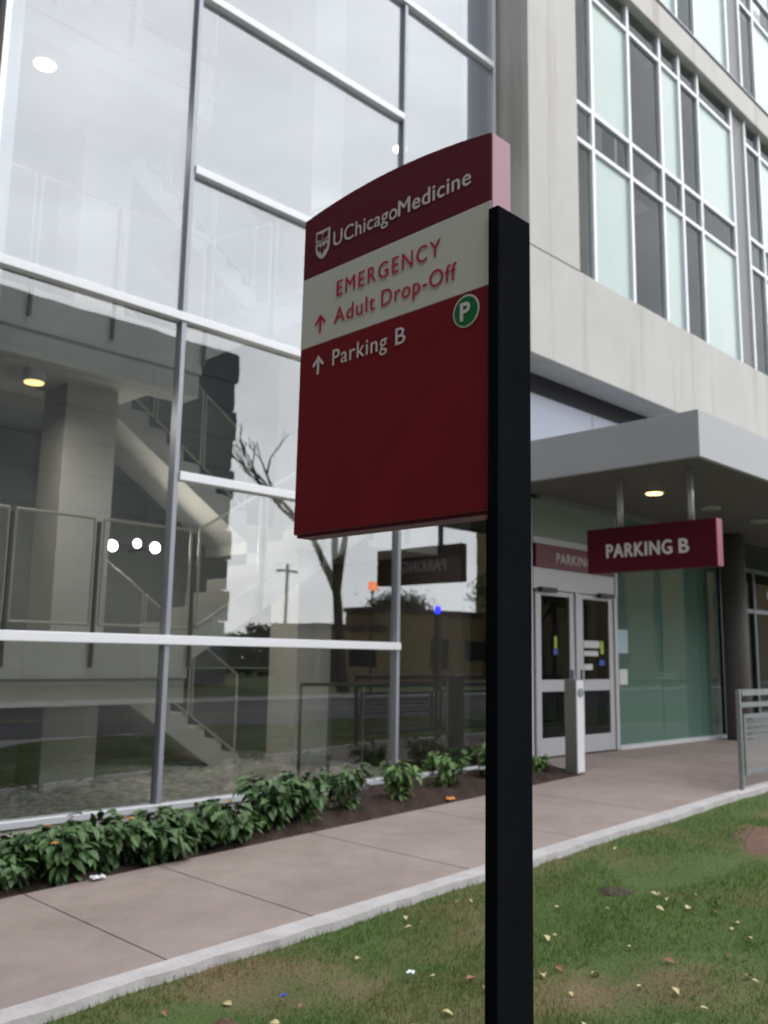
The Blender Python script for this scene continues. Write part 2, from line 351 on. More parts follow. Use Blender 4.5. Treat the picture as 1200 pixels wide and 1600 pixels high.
# sidewalk slabs between joints: one slab mesh each is pattern; kept as ONE pavement with grooves
def pavement():
    mb = MB(); js = [-6]+joints+[18]
    for a, b in zip(js, js[1:]):
        y1 = 5.85 if b < 9.3 else GY+.02
        pts = [a+.005] + [t for t in np.arange(math.ceil(a+.01), b-.01, 1.0)] + ([9.73] if a < 9.73 < b else []) + [b-.005]
        pts = sorted(set(float(t) for t in pts))
        for p, q in zip(pts, pts[1:]):
            i = len(mb.v)
            for x in (p, q):
                for y in (4.153, y1): mb.v.append((x, y, g(x)))
            for x in (p, q):
                for y in (4.153, y1): mb.v.append((x, y, g(x)-.1))
            mb.f += [(i, i+2, i+3, i+1), (i+1, i+3, i+7, i+5), (i+2, i, i+4, i+6), (i, i+1, i+5, i+4), (i+2, i+6, i+7, i+3)]
    o = mb.build('sidewalk', M['walk']); tag(o, 'brownish concrete sidewalk ramping up to the doors', kind='structure')
pavement()
sheet('sidewalk_base', xw, [4.16, 5.8], -.022, mat('joint_dirt', (.06, .045, .04), .95))
def kerb():
    mb = MB(); xk = [-6+.13*i for i in range(int(20.8/.13)+1)]
    for k, (a, b) in enumerate(zip(xk, xk[1:])):
        i = len(mb.v)
        wob = lambda x: 4.0 + .014*math.sin(x*3.1) + .008*math.sin(x*11.3) + .006*math.sin(x*29)
        for x in (a, b):
            mb.v += [(x, wob(x), g(x)+.006), (x, 4.15, g(x)+.006), (x, wob(x)-.01, g(x)-.12)]
        mb.f += [(i, i+3, i+4, i+1), (i+2, i+5, i+3, i)]
    o = mb.build('kerb', M['kerb']); tag(o, 'pale concrete edging strip between lawn and sidewalk', kind='structure')
kerb()
def bed_h(x, y):
    return g(x, 5) - .02 + .05*max(0, min(1, (y-5.9)/.4)) + .012*math.sin(x*9+y*5) + .01*math.sin(x*23-y*17)
sheet('planting_bed', [round(-6+.1*i, 2) for i in range(153)], [5.855+.08*i for i in range(14)], 0, M['soil'], hf=bed_h, label='dark mulch planting bed beside the glass')
sheet('road', [-180, -60, 0, 60, 180], [-13.5, -4.5], 0, M['asphalt'], hf=lambda x, y: -.50, label='asphalt street behind the viewer')
sheet('road_marking', [-180, 0, 180], [-9.08, -8.94], 0, mat('road_paint', (.6, .5, .12), .8), hf=lambda x, y: -.496)
sheet('far_sidewalk', [-180, 0, 180], [-16.5, -13.7], 0, mat('far_pavement_concrete', (.33, .31, .29), .9), hf=lambda x, y: -.44, thick=.1)
sheet('near_sidewalk', [-180, 0, 180], [-4.3, -2.8], 0, mat('near_pavement_concrete', (.33, .31, .29), .9), hf=lambda x, y: -.50, thick=.06)

# ---------------------------------------------------------------- lettering
def text_mesh(body, w=None, h=.07, bold=0.0, spacing=1.0, extrude=0):
    cu = bpy.data.curves.new('t', 'FONT'); cu.body = body; cu.size = 1; cu.offset = bold; cu.space_character = spacing; cu.extrude = 0; cu.resolution_u = 6
    ob = bpy.data.objects.new('t', cu); C.objects.link(ob)
    dg = bpy.context.evaluated_depsgraph_get(); me = bpy.data.meshes.new_from_object(ob.evaluated_get(dg))
    V = [tuple(v.co) for v in me.vertices]; Fc = [tuple(p.vertices) for p in me.polygons]
    bpy.data.objects.remove(ob); bpy.data.meshes.remove(me); bpy.data.curves.remove(cu)
    xs = [v[0] for v in V]; x0, x1 = min(xs), max(xs)
    # cap height of the built-in face ~ .729 at size 1
    sy = h/.729; sx = (w/(x1-x0)) if w else sy
    return [((v[0]-x0)*sx, v[1]*sy) for v in V], Fc
def place_text(name, body, origin, right, up, nrm, m, parent, w=None, h=.07, bold=0, spacing=1.0, off=.003, fat=0):
    """flat vinyl lettering lying off the panel by 'off' """
    V, Fc = text_mesh(body, w, h, bold, spacing); mb = MB()
    o, r, u, nn = Vector(origin), Vector(right), Vector(up), Vector(nrm)
    n = len(V); mb.v = []; mb.f = []
    for k, (dx, dz) in enumerate(((0, 0),) if not fat else ((0, 0), (fat, 0), (fat/2, fat/3), (fat/2, -fat/3))):
        mb.v += [tuple(o + r*(a+dx) + u*(b+dz) + nn*(off+k*.0004)) for a, b in V]; mb.f += [tuple(i+k*n for i in f) for f in Fc]
    return mb.build(name, m, parent)
def place_poly(name, polys, origin, right, up, nrm, m, parent, off=.003):
    mb = MB(); o, r, u, nn = Vector(origin), Vector(right), Vector(up), Vector(nrm)
    for p in polys: mb.quad(*[o + r*a + u*b + nn*off for a, b in p])
    return mb.build(name, m, parent)
RX, UP = (0, -1, 0), (0, 0, 1); NX = (-1, 0, 0)   # faces that look towards -X

# ---------------------------------------------------------------- main sign
def main_sign():
    gx = 2.33; base = (gx, 1.78, g(gx, 1.8)-.02)
    t = thing('wayfinding_sign', 'tall maroon and white hospital direction sign on a single black post in the lawn', 'sign', base)
    xa, xb = 2.278, 2.382; ya, yb = 1.80, 2.80
    # white core band, maroon lower panel, maroon header with arched top
    zt, z2, z1, z0 = 3.066, 2.812, 2.508, 1.733
    n = 20; arc = [(ya+(yb-ya)*k/n, zt + .043*(1-((2*k/n)-1)**2)+ .012*k/n) for k in range(n+1)]
    MB().prism([(yb, z2), (ya, z2)] + arc, 'x', xa, xb).build('header_panel', M['maroon_top'], t, bevel=.003)
    MB().box(xa, xb, ya, yb, z1, z2).build('white_panel', M['signwhite'], t, bevel=.002)
    MB().box(xa, xb, ya, yb, z0, z1).build('maroon_panel', M['maroon'], t, bevel=.003)
    MB().box(xa+.002, xb-.002, ya-.005, ya-.001, z2-.045, zt-.004).build('end_cap', M['pink'], t)  # thin sheet carrying the painted sky glare on the header end
    MB().box(2.262, 2.442, 1.756, 1.799, base[2]-.3, 2.772).build('post', M['post'], t, bevel=.003)
    MB().box(2.383, 2.442, 1.8, 1.9, base[2]-.3, 2.76).build('post_web', M['post'], t)
    MB().box(xa+.01, xb-.01, ya+.02, yb-.01, z0-.012, z0-.001).build('bottom_trim', M['maroon_top'], t)
    P = lambda y, z: (xa, y, z)
    place_text('header_lettering', 'UChicago', P(2.612, 2.905), RX, UP, NX, M['ltr'], t, w=.362, h=.066, bold=0, spacing=1.05, fat=.0024)
    place_text('header_lettering', 'Medicine', P(2.245, 2.905), RX, UP, NX, M['ltr'], t, w=.355, h=.066, bold=0, spacing=1.06, fat=.0038)
    # crest: shield with a chief, a book and a bird suggested in maroon
    s = []; W_, H_ = .088, .128
    out = [(0, H_), (W_, H_), (W_, H_*.42), (W_*.93, H_*.24), (W_*.76, H_*.1), (W_*.5, 0), (W_*.24, H_*.1), (W_*.07, H_*.24), (0, H_*.42)]
    cr = place_poly('crest', [out], P(2.722, 2.872), RX, UP, NX, M['ltr'], t)
    book = [[(.010, .090), (.042, .084), (.042, .112), (.010, .118)], [(.046, .084), (.078, .090), (.078, .118), (.046, .112)]]
    bar = [[(.004, .074), (.084, .074), (.084, .078), (.004, .078)]]
    bird = [[(.044, .018), (.052, .034), (.052, .052), (.044, .066), (.036, .052), (.036, .034)],
            [(.034, .036), (.034, .054), (.016, .066), (.012, .054), (.020, .040)], [(.054, .036), (.068, .040), (.076, .054), (.072, .066), (.054, .054)]]
    place_poly('crest_drawing', book+bar+bird, P(2.722, 2.872), RX, UP, NX, M['maroon_top'], cr, off=.006)
    place_text('emergency_lettering', 'EMERGENCY', P(2.583, 2.682), RX, UP, NX, M['ltr_red'], t, w=.555, h=.068, bold=.0, spacing=1.2, fat=.0022)
    place_text('dropoff_lettering', 'Adult', P(2.594, 2.568), RX, UP, NX, M['ltr_red'], t, w=.235, h=.068, bold=.0, spacing=1.1, fat=.0018)
    place_text('dropoff_lettering', 'Drop-Off', P(2.325, 2.568), RX, UP, NX, M['ltr_red'], t, w=.373, h=.068, bold=.0, spacing=1.1, fat=.0018)
    place_text('parking_lettering', 'Parking', P(2.594, 2.395), RX, UP, NX, M['ltr'], t, w=.305, h=.068, bold=.0, spacing=1.1, fat=.0018)
    place_text('parking_lettering', 'B', P(2.245, 2.395), RX, UP, NX, M['ltr'], t, w=.05, h=.068, bold=.0, fat=.002)
    def arrow(name, y, z, m):
        a = []; th = .0065
        a.append([(.035-th, 0), (.035+th, 0), (.035+th, .066), (.035-th, .066)])
        a.append([(.035, .080), (.035, .061), (.008, .034), (0, .042)]); a.append([(.035, .080), (.070, .042), (.062, .034), (.035, .061)])
        place_poly(name, a, P(y, z), RX, UP, NX, m, t)
    arrow('red_arrow', 2.712, 2.553, M['ltr_red']); arrow('white_arrow', 2.716, 2.378, M['ltr'])
    ring = lambda r: [(r*math.cos(2*math.pi*k/40), r*math.sin(2*math.pi*k/40)) for k in range(40)]
    b = place_poly('parking_badge', [ring(.059)], P(1.905, 2.438), RX, UP, NX, M['ltr'], t)
    place_poly('badge_disc', [ring(.052)], P(1.905, 2.438), RX, UP, NX, M['green'], b, off=.005)
    place_text('badge_letter', 'P', P(1.929, 2.405), RX, UP, NX, M['ltr'], b, w=.046, h=.066, bold=.03, off=.008)
    t.rotation_euler = (0, math.radians(.45), 0)
    t.location.x -= .018
main_sign()

# ---------------------------------------------------------------- glass stair tower
TX = [2.46, 4.25, 7.12, 8.84]
def tower():
    t = thing('glass_stair_tower', 'glass fronted stair tower with white horizontal bars and frosted upper panes', 'building', (5.6, GY, 0))
    # sill upstand and concrete curb below the glass
    MB().box(-1.0, 8.83, GY-.05, GY+.06, -.055, .0).build('sill', M['alu'], t, bevel=.004)
    MB().box(-1.0, 8.82, GY-.02, GY+.22, -1.0, -.056).build('base_wall', M['conc_in'], t)
    levels = [0.0, 1.37, 2.825, 4.30, 5.77, 7.62, 9.18, 11.4]
    top = 12.0
    for k, x in enumerate(TX):
        MB().box(x-.022, x+.022, GY-.03, GY+.07, 0, top).build('mullion', M['mull'] if 0 < k < 3 else M['alu'], t)
    MB().box(2.50, 2.66, GY+.16, GY+.32, -.1, top).build('corner_column', M['white'], t)
    bars = [(2.488, 7.147, 1.37), (TX[1]+.028, TX[2]-.028, 2.825), (2.488, 7.092, 4.30), (TX[1]+.028, 7.092, 5.77), (TX[1]+.028, 7.092, 7.62), (2.488, 8.81, 9.18), (2.488, 8.81, 10.8)]
    for a, b, z in bars:
        MB().box(a, b, GY-.05, GY+.05, z-.040, z+.040).build('transom', M['white'], t, bevel=.006)
    # panes: lower ones clear, upper ones white
    def pane(x0, x1, z0, z1, m, nm='pane'): MB().box(x0+.03, x1-.03, GY+.006, GY+.010, z0+.002, z1-.002).build(nm, m, t)
    # each pane is a single sheet (one face) so that it is seen once
    def pane1(x0, x1, z0, z1, m, nm):
        MB().quad((x0+.026, GY+.02, z0), (x1-.026, GY+.02, z0), (x1-.026, GY+.02, z1), (x0+.026, GY+.02, z1)).build(nm, m, t)
    c, w = M['gl_clear'], M['gl_frit']
    pane1(TX[0], TX[1], .0, 1.36, c, 'clear_pane'); pane1(TX[0], TX[1], 1.38, 4.29, c, 'clear_pane'); pane1(TX[0], TX[1], 4.31, 9.17, w, 'frosted_pane'); pane1(TX[0], TX[1], 9.19, top, w, 'frosted_pane')
    pane1(TX[1], TX[2], .0, 1.36, c, 'clear_pane'); pane1(TX[1], TX[2], 1.38, 2.82, c, 'clear_pane'); pane1(TX[1], TX[2], 2.83, 4.29, c, 'clear_pane')
    pane1(TX[1], TX[2], 4.31, 5.76, w, 'frosted_pane'); pane1(TX[1], TX[2], 5.78, 7.61, w, 'frosted_pane'); pane1(TX[1], TX[2], 7.63, 9.17, w, 'frosted_pane'); pane1(TX[1], TX[2], 9.19, top, w, 'frosted_pane')
    pane1(TX[2], TX[3], .0, 4.29, c, 'clear_pane'); pane1(TX[2], TX[3], 4.29, 9.17, w, 'frosted_pane'); pane1(TX[2], TX[3], 9.19, top, w, 'frosted_pane')
    MB().box(2.42, 8.83, GY-.02, 11.2, top, top+.4).build('roof', M['conc_in'], t)
    MB().box(2.30, 8.83, 10.9, 11.2, .62, 1.05).build('rear_wall', M['dark'], t)
    MB().box(2.30, 8.83, 10.86, 11.2, -.8, .61).build('rear_base_wall', mat('violet_grey_wall', (.26, .25, .29), .8), t)
    MB().box(2.30, 8.83, 10.9, 11.2, 1.06, top).build('rear_wall', mat('rear_wall_grey', (.26, .28, .29), .85, noise=((.32, .34, .35), 1.5, .3, .7)), t)
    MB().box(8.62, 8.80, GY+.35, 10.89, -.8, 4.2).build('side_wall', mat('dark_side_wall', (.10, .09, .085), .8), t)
    MB().box(8.62, 8.80, GY+.35, 10.89, 4.21, top).build('side_wall', M['conc_in'], t)
    return t
tower()
tag(recenter(MB().box(-30, 2.40, 7.1, 11.5, -1.2, 14).build('clad_wall', M['dark'])), 'dark brown clad wall at the far left behind the glass tower corner', 'wall')
sheet('gravel_bed', [2.2, 4, 6, 8.6], [GY+.22, 8, 9.5, 10.88], 0, M['gravel'], hf=lambda x, y: -.10, label='pale gravel inside the glass tower')

def columns():
    spec = [(4.13, 4.72, 'tall concrete column behind the first glass bay'), (7.38, 7.95, 'concrete column behind the second glass bay near the stair foot')]
    for x0, x1, lb in spec:
        o = MB().box(x0, x1, 8.93, 9.5, -.5, 11.98).build('concrete_column', M['conc_in'], bevel=.01)
        tag(recenter(o), lb, 'column', 'columns inside the stair tower')
columns()

def guard(t, x0, x1, z0, z1, y, mesh=True, h0=.1, h1=1.06):
    """framed wire-mesh panel between two floor points (x, z)"""
    r = .014
    A, B, Cc, D = (x0, y, z0+h0), (x1, y, z1+h0), (x1, y, z1+h1), (x0, y, z0+h1)
    mb = MB()
    for p, q in ((A, B), (B, Cc), (Cc, D), (D, A)): mb.tube(p, q, r, n=8)
    gp = mb.build('guardrail_panel', M['rail'], t)
    MB().quad(A, B, Cc, D).build('wire_mesh', M['mesh'], gp)
def gpost(t, x, z, y, drop=.28, h=1.03):
    MB().box(x-.012, x+.012, y-.02, y+.02, z-drop, z+h).build('guardrail_post', M['railpost'], t)
def stairs():
    t = thing('staircase', 'concrete switchback staircase with beige wire mesh guardrails inside the glass tower', 'staircase', (5.0, 8.4, -.1))
    ric = .17; run = .268
    def flight(x0, z0, n, dirn, y0, y1):
        pts = []; x, z = x0, z0
        pts.append((x, z))
        for k in range(n):
            z += ric; pts.append((x, z)); x += dirn*run; pts.append((x, z))
        th = .26
        pts.append((x, z-th)); pts.append((x0, z0-th*.9))
        MB().prism(pts, 'y', y0, y1).build('flight', M['conc_in'], t)
        return x, z
    def landing(x0, x1, z, y0, y1, th=.38): MB().box(x0, x1, y0, y1, z-th, z).build('landing', M['conc_in'], t)
    y_f, y_m, y_b = 7.62, 8.60, 9.52; bk = 4.70+9*.25
    def back(z0):
        nonlocal run
        q = run; run = .25; flight(bk, z0, 9, -1, y_b, 10.45); run = q
    for lv, zb in enumerate((1.40, 4.46, 7.52)):
        # landing at zb, flight from below at the back, flight up at the front
        landing(2.66, 4.95, zb, 7.66, 9.51); landing(2.66, 4.695, zb, 9.515, 10.45)
        MB().box(2.66, 4.95, 7.70, 8.0, zb-.62, zb-.381).build('edge_beam', M['conc_in'], t)
        back(zb-9*ric)
        if lv < 2:
            flight(4.96, zb, 9, 1, 7.68, y_m)
            zm = zb+9*ric
            landing(4.97+9*run, 8.6, zm, 7.66, 9.51); landing(bk+.01, 8.6, zm, 9.515, 10.45)
        for a, b in ((2.72, 3.09), (3.15, 3.88), (3.97, 4.90)): guard(t, a, b, zb, zb, y_f)
        for a in (3.12, 3.92, 4.94): gpost(t, a, zb, y_f)
        if lv < 2:
            for a, b in ((.04, .78), (.86, 1.6), (1.68, 2.38)):
                guard(t, 4.96+a, 4.96+b, zb+a*.634, zb+b*.634, y_f)
                gpost(t, 4.96+b+.04, zb+b*.634, y_f)
            guard(t, 7.42, 7.98, zm, zm, y_f); guard(t, 8.04, 8.58, zm, zm, y_f); gpost(t, 8.01, zm, y_f)
        # back handrails
        zt = zb
        for off in (0.1, .85, 1.6):
            guard(t, 4.74+off*.93, 4.74+(off+.7)*.93, zt-off*.634, zt-(off+.7)*.634, y_b-.03, h0=.12)
    # ground level handrail beside the stair foot
    mb = MB()
    for x in (6.85, 7.3, 7.85, 8.3): mb.tube((x, 8.2, -.12), (x, 8.2, .92), .02)
    mb.tube((6.85, 8.2, .92), (8.3, 8.2, .92), .02)
    mb.build('foot_handrail', M['railpost'], t)
stairs()

def lamp_light(t, off, d, watts, size):
    L = bpy.data.lights.new('lamp_glow', 'AREA'); L.shape = 'DISK'; L.size = size; L.energy = watts; L.color = (1, .93, .82)
    o = bpy.data.objects.new('lamp_glow', L); C.objects.link(o); o.parent = t; o.location = off; o.rotation_euler = Vector(d).to_track_quat('-Z', 'Y').to_euler()
def downlight(name, x, y, ztop, h, r, m, label, group, body='white'):
    t = thing(name, label, 'light', (x, y, ztop-h), group)
    MB().tube((x, y, ztop), (x, y, ztop-h+.01), r, n=24).build('housing', M[body], t, smooth=False)
    MB().tube((x, y, ztop-h+.009), (x, y, ztop-h), r*.86, n=24).build('lens', m, t)
    lamp_light(t, (0, 0, -.02), (0, 0, -1), 8, r*1.6)
downlight('ceiling_light', 3.44, 8.16, 4.075, .33, .10, M['lamp_y'], 'white drum ceiling light with amber lens under the first landing', 'drum lights in the stair tower')
downlight('ceiling_light', 3.22, 7.62+.35, 7.13, .30, .11, M['lamp_w'], 'bright drum ceiling light behind the frosted upper left pane', 'drum lights in the stair tower')
downlight('ceiling_light', 7.9, 7.75, 8.2, .30, .10, M['lamp_w'], 'bright drum ceiling light behind the frosted pane beside the corner', 'drum lights in the stair tower')
wl = [(5.33, 2.68, .045, 'leftmost of the four round wall lights seen low through the glass'), (5.46, 2.56, .07, 'second round wall light from the left, close beside the first'),
      (5.80, 2.62, .055, 'third round wall light from the left in the glass tower'), (6.06, 2.59, .07, 'rightmost of the four round wall lights seen through the glass')]
for x, z, r, lb in wl:
    t = thing('wall_light', lb, 'light', (x, 10.21, z), 'round wall lights on the rear post')
    MB().tube((x, 10.89, z), (x, 10.3, z), .02).build('arm', M['alu_d'], t)
    MB().tube((x, 10.31, z), (x, 10.25, z), r*1.15, n=20).build('housing', M['alu_d'], t)
    MB().tube((x, 10.249, z), (x, 10.22, z), r, r*.7, n=20).build('lens', M['lamp_p'], t)
    lamp_light(t, (0, -.03-0.0, 0), (0, -1, -.2), 3, r*1.5)

# ---------------------------------------------------------------- concrete building
def building():
    t = thing('hospital_building', 'pale concrete hospital building with gridded mint and dark windows over glass entrance doors', 'building', (12, FY, 0))
    XL = 8.95; XR = 34; YB = 16
    c = M['conc']
    # corner pier, spandrels; butted
    MB().box(XL, 10.115, FY, 7.4, 6.52, 16).build('corner_pier', c, t, bevel=.008)
    MB().box(XL, XR, FY, 6.93, 5.07, 6.505).build('spandrel', c, t, bevel=.01)
    MB().box(10.118, XR, FY, 7.2, 11.58, 12.05).build('spandrel', c, t, bevel=.008)
    MB().box(10.118, XR, FY, 7.2, 17.0, 17.6).build('spandrel', c, t)
    MB().box(XL+.01, XL+.25, 7.41, YB, 5.07, 16).build('side_wall', M['conc_in'], t)
    MB().box(XL, XR, 6.94, YB, 5.08, 5.3).build('floor_slab', M['conc_in'], t)
    MB().box(10.2, XR, 7.21, YB, 11.7, 11.95).build('floor_slab', M['conc_in'], t)
    MB().box(XL, XR, 7.5, YB, 16.01, 16.4).build('roof', M['conc_in'], t)
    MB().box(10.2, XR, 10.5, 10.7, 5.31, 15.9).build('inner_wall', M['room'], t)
    # windows: recess plane
    WY = 6.576
    m1 = [10.13, 10.69, 11.77, 12.80, 13.47, 14.17, 15.52]
    m2 = [16.12, 16.80, 17.9, 18.95, 19.6, 20.3, 21.6]
    m3 = [22.2, 22.9, 24.0, 25.1, 25.8, 26.5, 27.8]
    def window(ms, z0, zs, z1, pale, lb=None):
        w = .033
        fr = MB()
        for k, x in enumerate(ms):
            if k == 0 and ms[0] < 10.2: continue
            fr.box(x-w, x+w, WY-.05, WY+.06, z0, z1)
        for za in zs:
            for a, b in zip(ms, ms[1:]): fr.box(a+w+.001, b-w-.001, WY-.045, WY+.05, za-.03, za+.03)
        f = fr.build('window', M['white'], t)
        rows = [z0]+zs+[z1]
        fin = MB()
        for r, (a, b) in enumerate(zip(rows, rows[1:])):
            for k, (x0, x1) in enumerate(zip(ms, ms[1:])):
                tall = (b-a) > .9
                if tall and k in pale:
                    MB().quad((x0, WY, a), (x1, WY, a), (x1, WY, b), (x0, WY, b)).build('pale_pane', M['gl_pale'], f)
                    fin.box(x0+.005, x0+.03, WY+.065, WY+.62, a+.03, b-.03); fin.box(x0+.035, x1-.02, WY+.45, WY+.5, a+.03, b-.03)
                else: MB().quad((x0, WY, a), (x1, WY, a), (x1, WY, b), (x0, WY, b)).build('clear_pane', M['gl_win'], f)
        fin.build('return_panel', M['fin'], f)
    for z0, zs, z1 in ((6.53, [8.62, 9.20, 11.13], 11.578), (12.2, [14.2, 14.8], 15.99)):
        window(m1, z0, zs, z1, (1, 3, 5)); window(m2, z0, zs, z1, (1, 3, 5)); window(m3, z0, zs, z1, (1, 3, 5))
        for a, b in ((15.555, 16.085), (21.635, 22.165), (27.84, XR)): MB().box(a, b, WY-.01, WY+.4, z0, z1).build('pier_panel', mat('grey_pier', (.17, .18, .175), .6, .1), t)
        MB().box(10.12, XR, FY+.03, WY+.07, z0-.021, z0-.001).build('window_sill', M['alu_d'], t)
    # lowest sill rests on spandrel; ceiling strips (dark) and blinds rails inside
    MB().box(10.2, XR, 7.3, 7.5, 8.66, 9.15).build('floor_edge', M['fin'], t)
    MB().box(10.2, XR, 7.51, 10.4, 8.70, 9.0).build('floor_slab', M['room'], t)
    # ground floor
    MB().box(XL-.1, XR, GY, GY+.06, 3.88, 5.06).build('upper_wall_panel', M['panel'], t)
    MB().box(XL-.1, XR, GY-.02, GY-.004, 4.80, 5.06).build('painted_shade_strip', M['black'], t)  # black strip painting the shade in the recess below the spandrel
    seam = MB()
    for x in (11.15, 13.4, 15.6, 17.8): seam.box(x-.006, x+.006, GY-.003, GY-.001, 3.89, 4.79)
    seam.build('panel_joint', M['dark'], t)
    MB().box(8.88, 9.64, GY, GY+.1, .0, 3.36).build('jamb_panel', M['door'], t)
    MB().box(9.641, 11.64, GY, GY+.05, 2.86, 3.36).build('transom_panel', M['mint'], t)
    MB().box(9.641, 11.64, GY-.01, GY+.06, 2.765, 2.855).build('transom_frame', M['door'], t)
    sb = MB().box(9.68, 11.60, GY-.03, GY+.02, 2.455, 2.755).build('sign_band', mat('door_sign_band', (.20, .02, .05), .4), t)
    place_text('lettering', 'PARKING B', (10.14, GY-.03, 2.535), (1, 0, 0), UP, (0, -1, 0), M['ltr'], sb, w=1.03, h=.135, bold=0, spacing=1.1, fat=.008)
    MB().box(9.641, 11.64, GY-.008, GY+.07, 2.165, 2.45).build('door_header', M['door'], t, bevel=.004)
    MB().box(11.60, 11.68, GY-.02, GY+.08, .01, 2.164).build('door_jamb', M['door'], t)
    MB().box(11.641, 11.70, GY-.02, GY+.08, 2.17, 3.36).build('door_jamb', M['door'], t)
    def leaf(x0, x1, side):
        y0, y1 = GY+.0, GY+.05; s = .12
        mb = MB(); mb.box(x0, x0+s, y0, y1, .02, 2.155); mb.box(x1-s, x1, y0, y1, .02, 2.155)
        for a, b in ((.02, .25), (.84, .99), (2.09, 2.155)): mb.box(x0+s+.001, x1-s-.001, y0+.002, y1-.002, a, b)
        d = mb.build('door_leaf', M['door'], t, bevel=.003)
        gmb = MB().quad((x0+s, y0+.02, .25), (x1-s, y0+.02, .25), (x1-s, y0+.02, .84), (x0+s, y0+.02, .84)).quad((x0+s, y0+.02, .99), (x1-s, y0+.02, .99), (x1-s, y0+.02, 2.09), (x0+s, y0+.02, 2.09))
        gmb.build('door_glass', M['gl_door'], d)
        cx = x0+.05 if side < 0 else x1-.42
        MB().box(cx, cx+.36, y0-.07, y0-.012, 2.13, 2.19).build('door_closer', M['dark'], d, bevel=.005)
        hx = x1-.07 if side < 0 else x0+.06
        MB().box(hx-.03, hx+.03, y0-.03, y0-.004, .95, 1.12).build('door_handle', M['alu_d'], d)
        return d
    d1 = leaf(9.70, 10.60, -1); MB().box(10.605, 10.685, GY-.02, GY+.08, .01, 2.164).build('door_mullion', M['door'], t); d2 = leaf(10.69, 11.595, 1)
    MB().box(10.13, 10.19, GY+.012, GY+.016, 1.40, 1.56).build('yellow_sticker', M['notice_y'], d1); MB().box(10.11, 10.21, GY+.012, GY+.016, 1.32, 1.39).build('blue_sticker', M['notice_d'], d1)
    MB().box(10.84, 11.24, GY+.012, GY+.016, 1.42, 1.52).box(10.84, 11.20, GY+.012, GY+.016, 1.31, 1.38).build('paper_notice', M['notice_w'], d2)
    MB().box(10.84, 11.05, GY+.012, GY+.016, 1.12, 1.20).build('paper_notice', M['notice_w'], d2)
    MB().box(11.26, 11.34, GY+.012, GY+.016, 1.34, 1.52).build('yellow_sticker', M['notice_y'], d2); MB().box(11.22, 11.36, GY+.012, GY+.016, 1.18, 1.26).build('blue_sticker', M['notice_d'], d2)
    # green glass wall right of the doors
    gx = [11.70, 13.05, 14.35, 15.05]
    for a, b in zip(gx, gx[1:]):
        MB().quad((a+.004, GY+.03, .06), (b-.004, GY+.03, .06), (b-.004, GY+.03, 3.36), (a+.004, GY+.03, 3.36)).build('green_glass_panel', M['gl_green'], t)
    MB().box(11.70, 15.08, GY-.02, GY+.09, 0.002, .06).build('wall_sill', M['alu'], t)
    MB().box(11.74, 12.01, GY+.014, GY+.024, 1.36, 1.70).build('blue_notice', M['notice_b'], t)
    MB().box(11.76, 11.98, GY+.014, GY+.024, .91, 1.13).build('white_notice', M['notice_w'], t)
    MB().box(12.85, 13.50, GY+.045, GY+.055, .98, 1.02).box(12.85, 13.50, GY+.045, GY+.055, 1.05, 1.09).build('white_strip', M['notice_w'], t)
    # inside the lobby
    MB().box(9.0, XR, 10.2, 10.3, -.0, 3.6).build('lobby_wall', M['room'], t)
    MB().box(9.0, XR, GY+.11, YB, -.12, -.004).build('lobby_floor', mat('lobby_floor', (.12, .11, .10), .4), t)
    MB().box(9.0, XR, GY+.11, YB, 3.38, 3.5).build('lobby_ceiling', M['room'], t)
    MB().box(15.1, 15.3, GY, 9.4, .0, 3.37).build('return_wall', M['dark'], t)
    # storefront further back on the right
    sf = MB()
    for x in (15.34, 16.6, 17.9, 19.2, 20.5, 22, 24, 26): sf.box(x-.04, x+.04, 8.6, 8.72, .0, 3.37)
    for z in (.06, 2.4, 3.32): sf.box(15.3, 27, 8.61, 8.7, z-.045, z+.045)
    f = sf.build('storefront_frame', M['alu_d'], t)
    MB().quad((15.3, 8.66, .1), (27, 8.66, .1), (27, 8.66, 3.3), (15.3, 8.66, 3.3)).build('storefront_glass', M['gl_door'], f)
    MB().tube((14.95, 6.62, 0), (14.95, 6.62, 3.365), .20, n=28).build('round_column', mat('dark_column', (.15, .145, .14), .7), t, smooth=True)
    return t
building()

def canopy():
    t = thing('entrance_canopy', 'flat grey metal entrance canopy with white front edge over the doors', 'canopy', (9, 5.5, 3.37))
    x0, x1, y0, y1, z0, z1 = 8.77, 24, 4.18, GY-.005, 3.37, 3.87
    MB().box(x0, x0+.06, y0+.061, y1, z0, z1).build('side_fascia', M['canopy'], t, bevel=.006)
    xs_ = [x0, 11.4, 14.0, 16.6, 19.2, 21.8, x1]
    for a, b in zip(xs_, xs_[1:]): MB().box(a+.002, b-.002, y0, y0+.06, z0, z1).build('front_fascia', M['canopy'], t)
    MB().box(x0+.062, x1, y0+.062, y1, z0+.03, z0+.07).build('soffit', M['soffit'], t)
    MB().box(x0+.062, x1, y0+.062, y1, z1-.06, z1-.02).build('deck', M['alu_d'], t)
    MB().box(9.70, 15.0, y1-.1, y1, z0-.03, z0+.028).build('soffit_trim', M['alu_d'], t)
canopy()
for k, (x, lb) in enumerate([(10.47, 'glowing amber recessed light above the hanging sign'), (12.08, 'second recessed light along the canopy soffit, right of the amber one'), (13.68, 'third recessed light along the canopy soffit, farthest right'), ]):
    y = 5.62; t = thing('recessed_light', lb, 'light', (x, y, 3.37), 'recessed lights in the canopy soffit')
    MB().tube((x, y, 3.399), (x, y, 3.375), .13, n=28).build('trim_ring', M['alu'], t)
    MB().tube((x, y, 3.374), (x, y, 3.366), .10, n=28).build('lens', M['lamp_y2'] if k == 0 else mat('unlit_lens', (.4, .38, .34), .4), t)

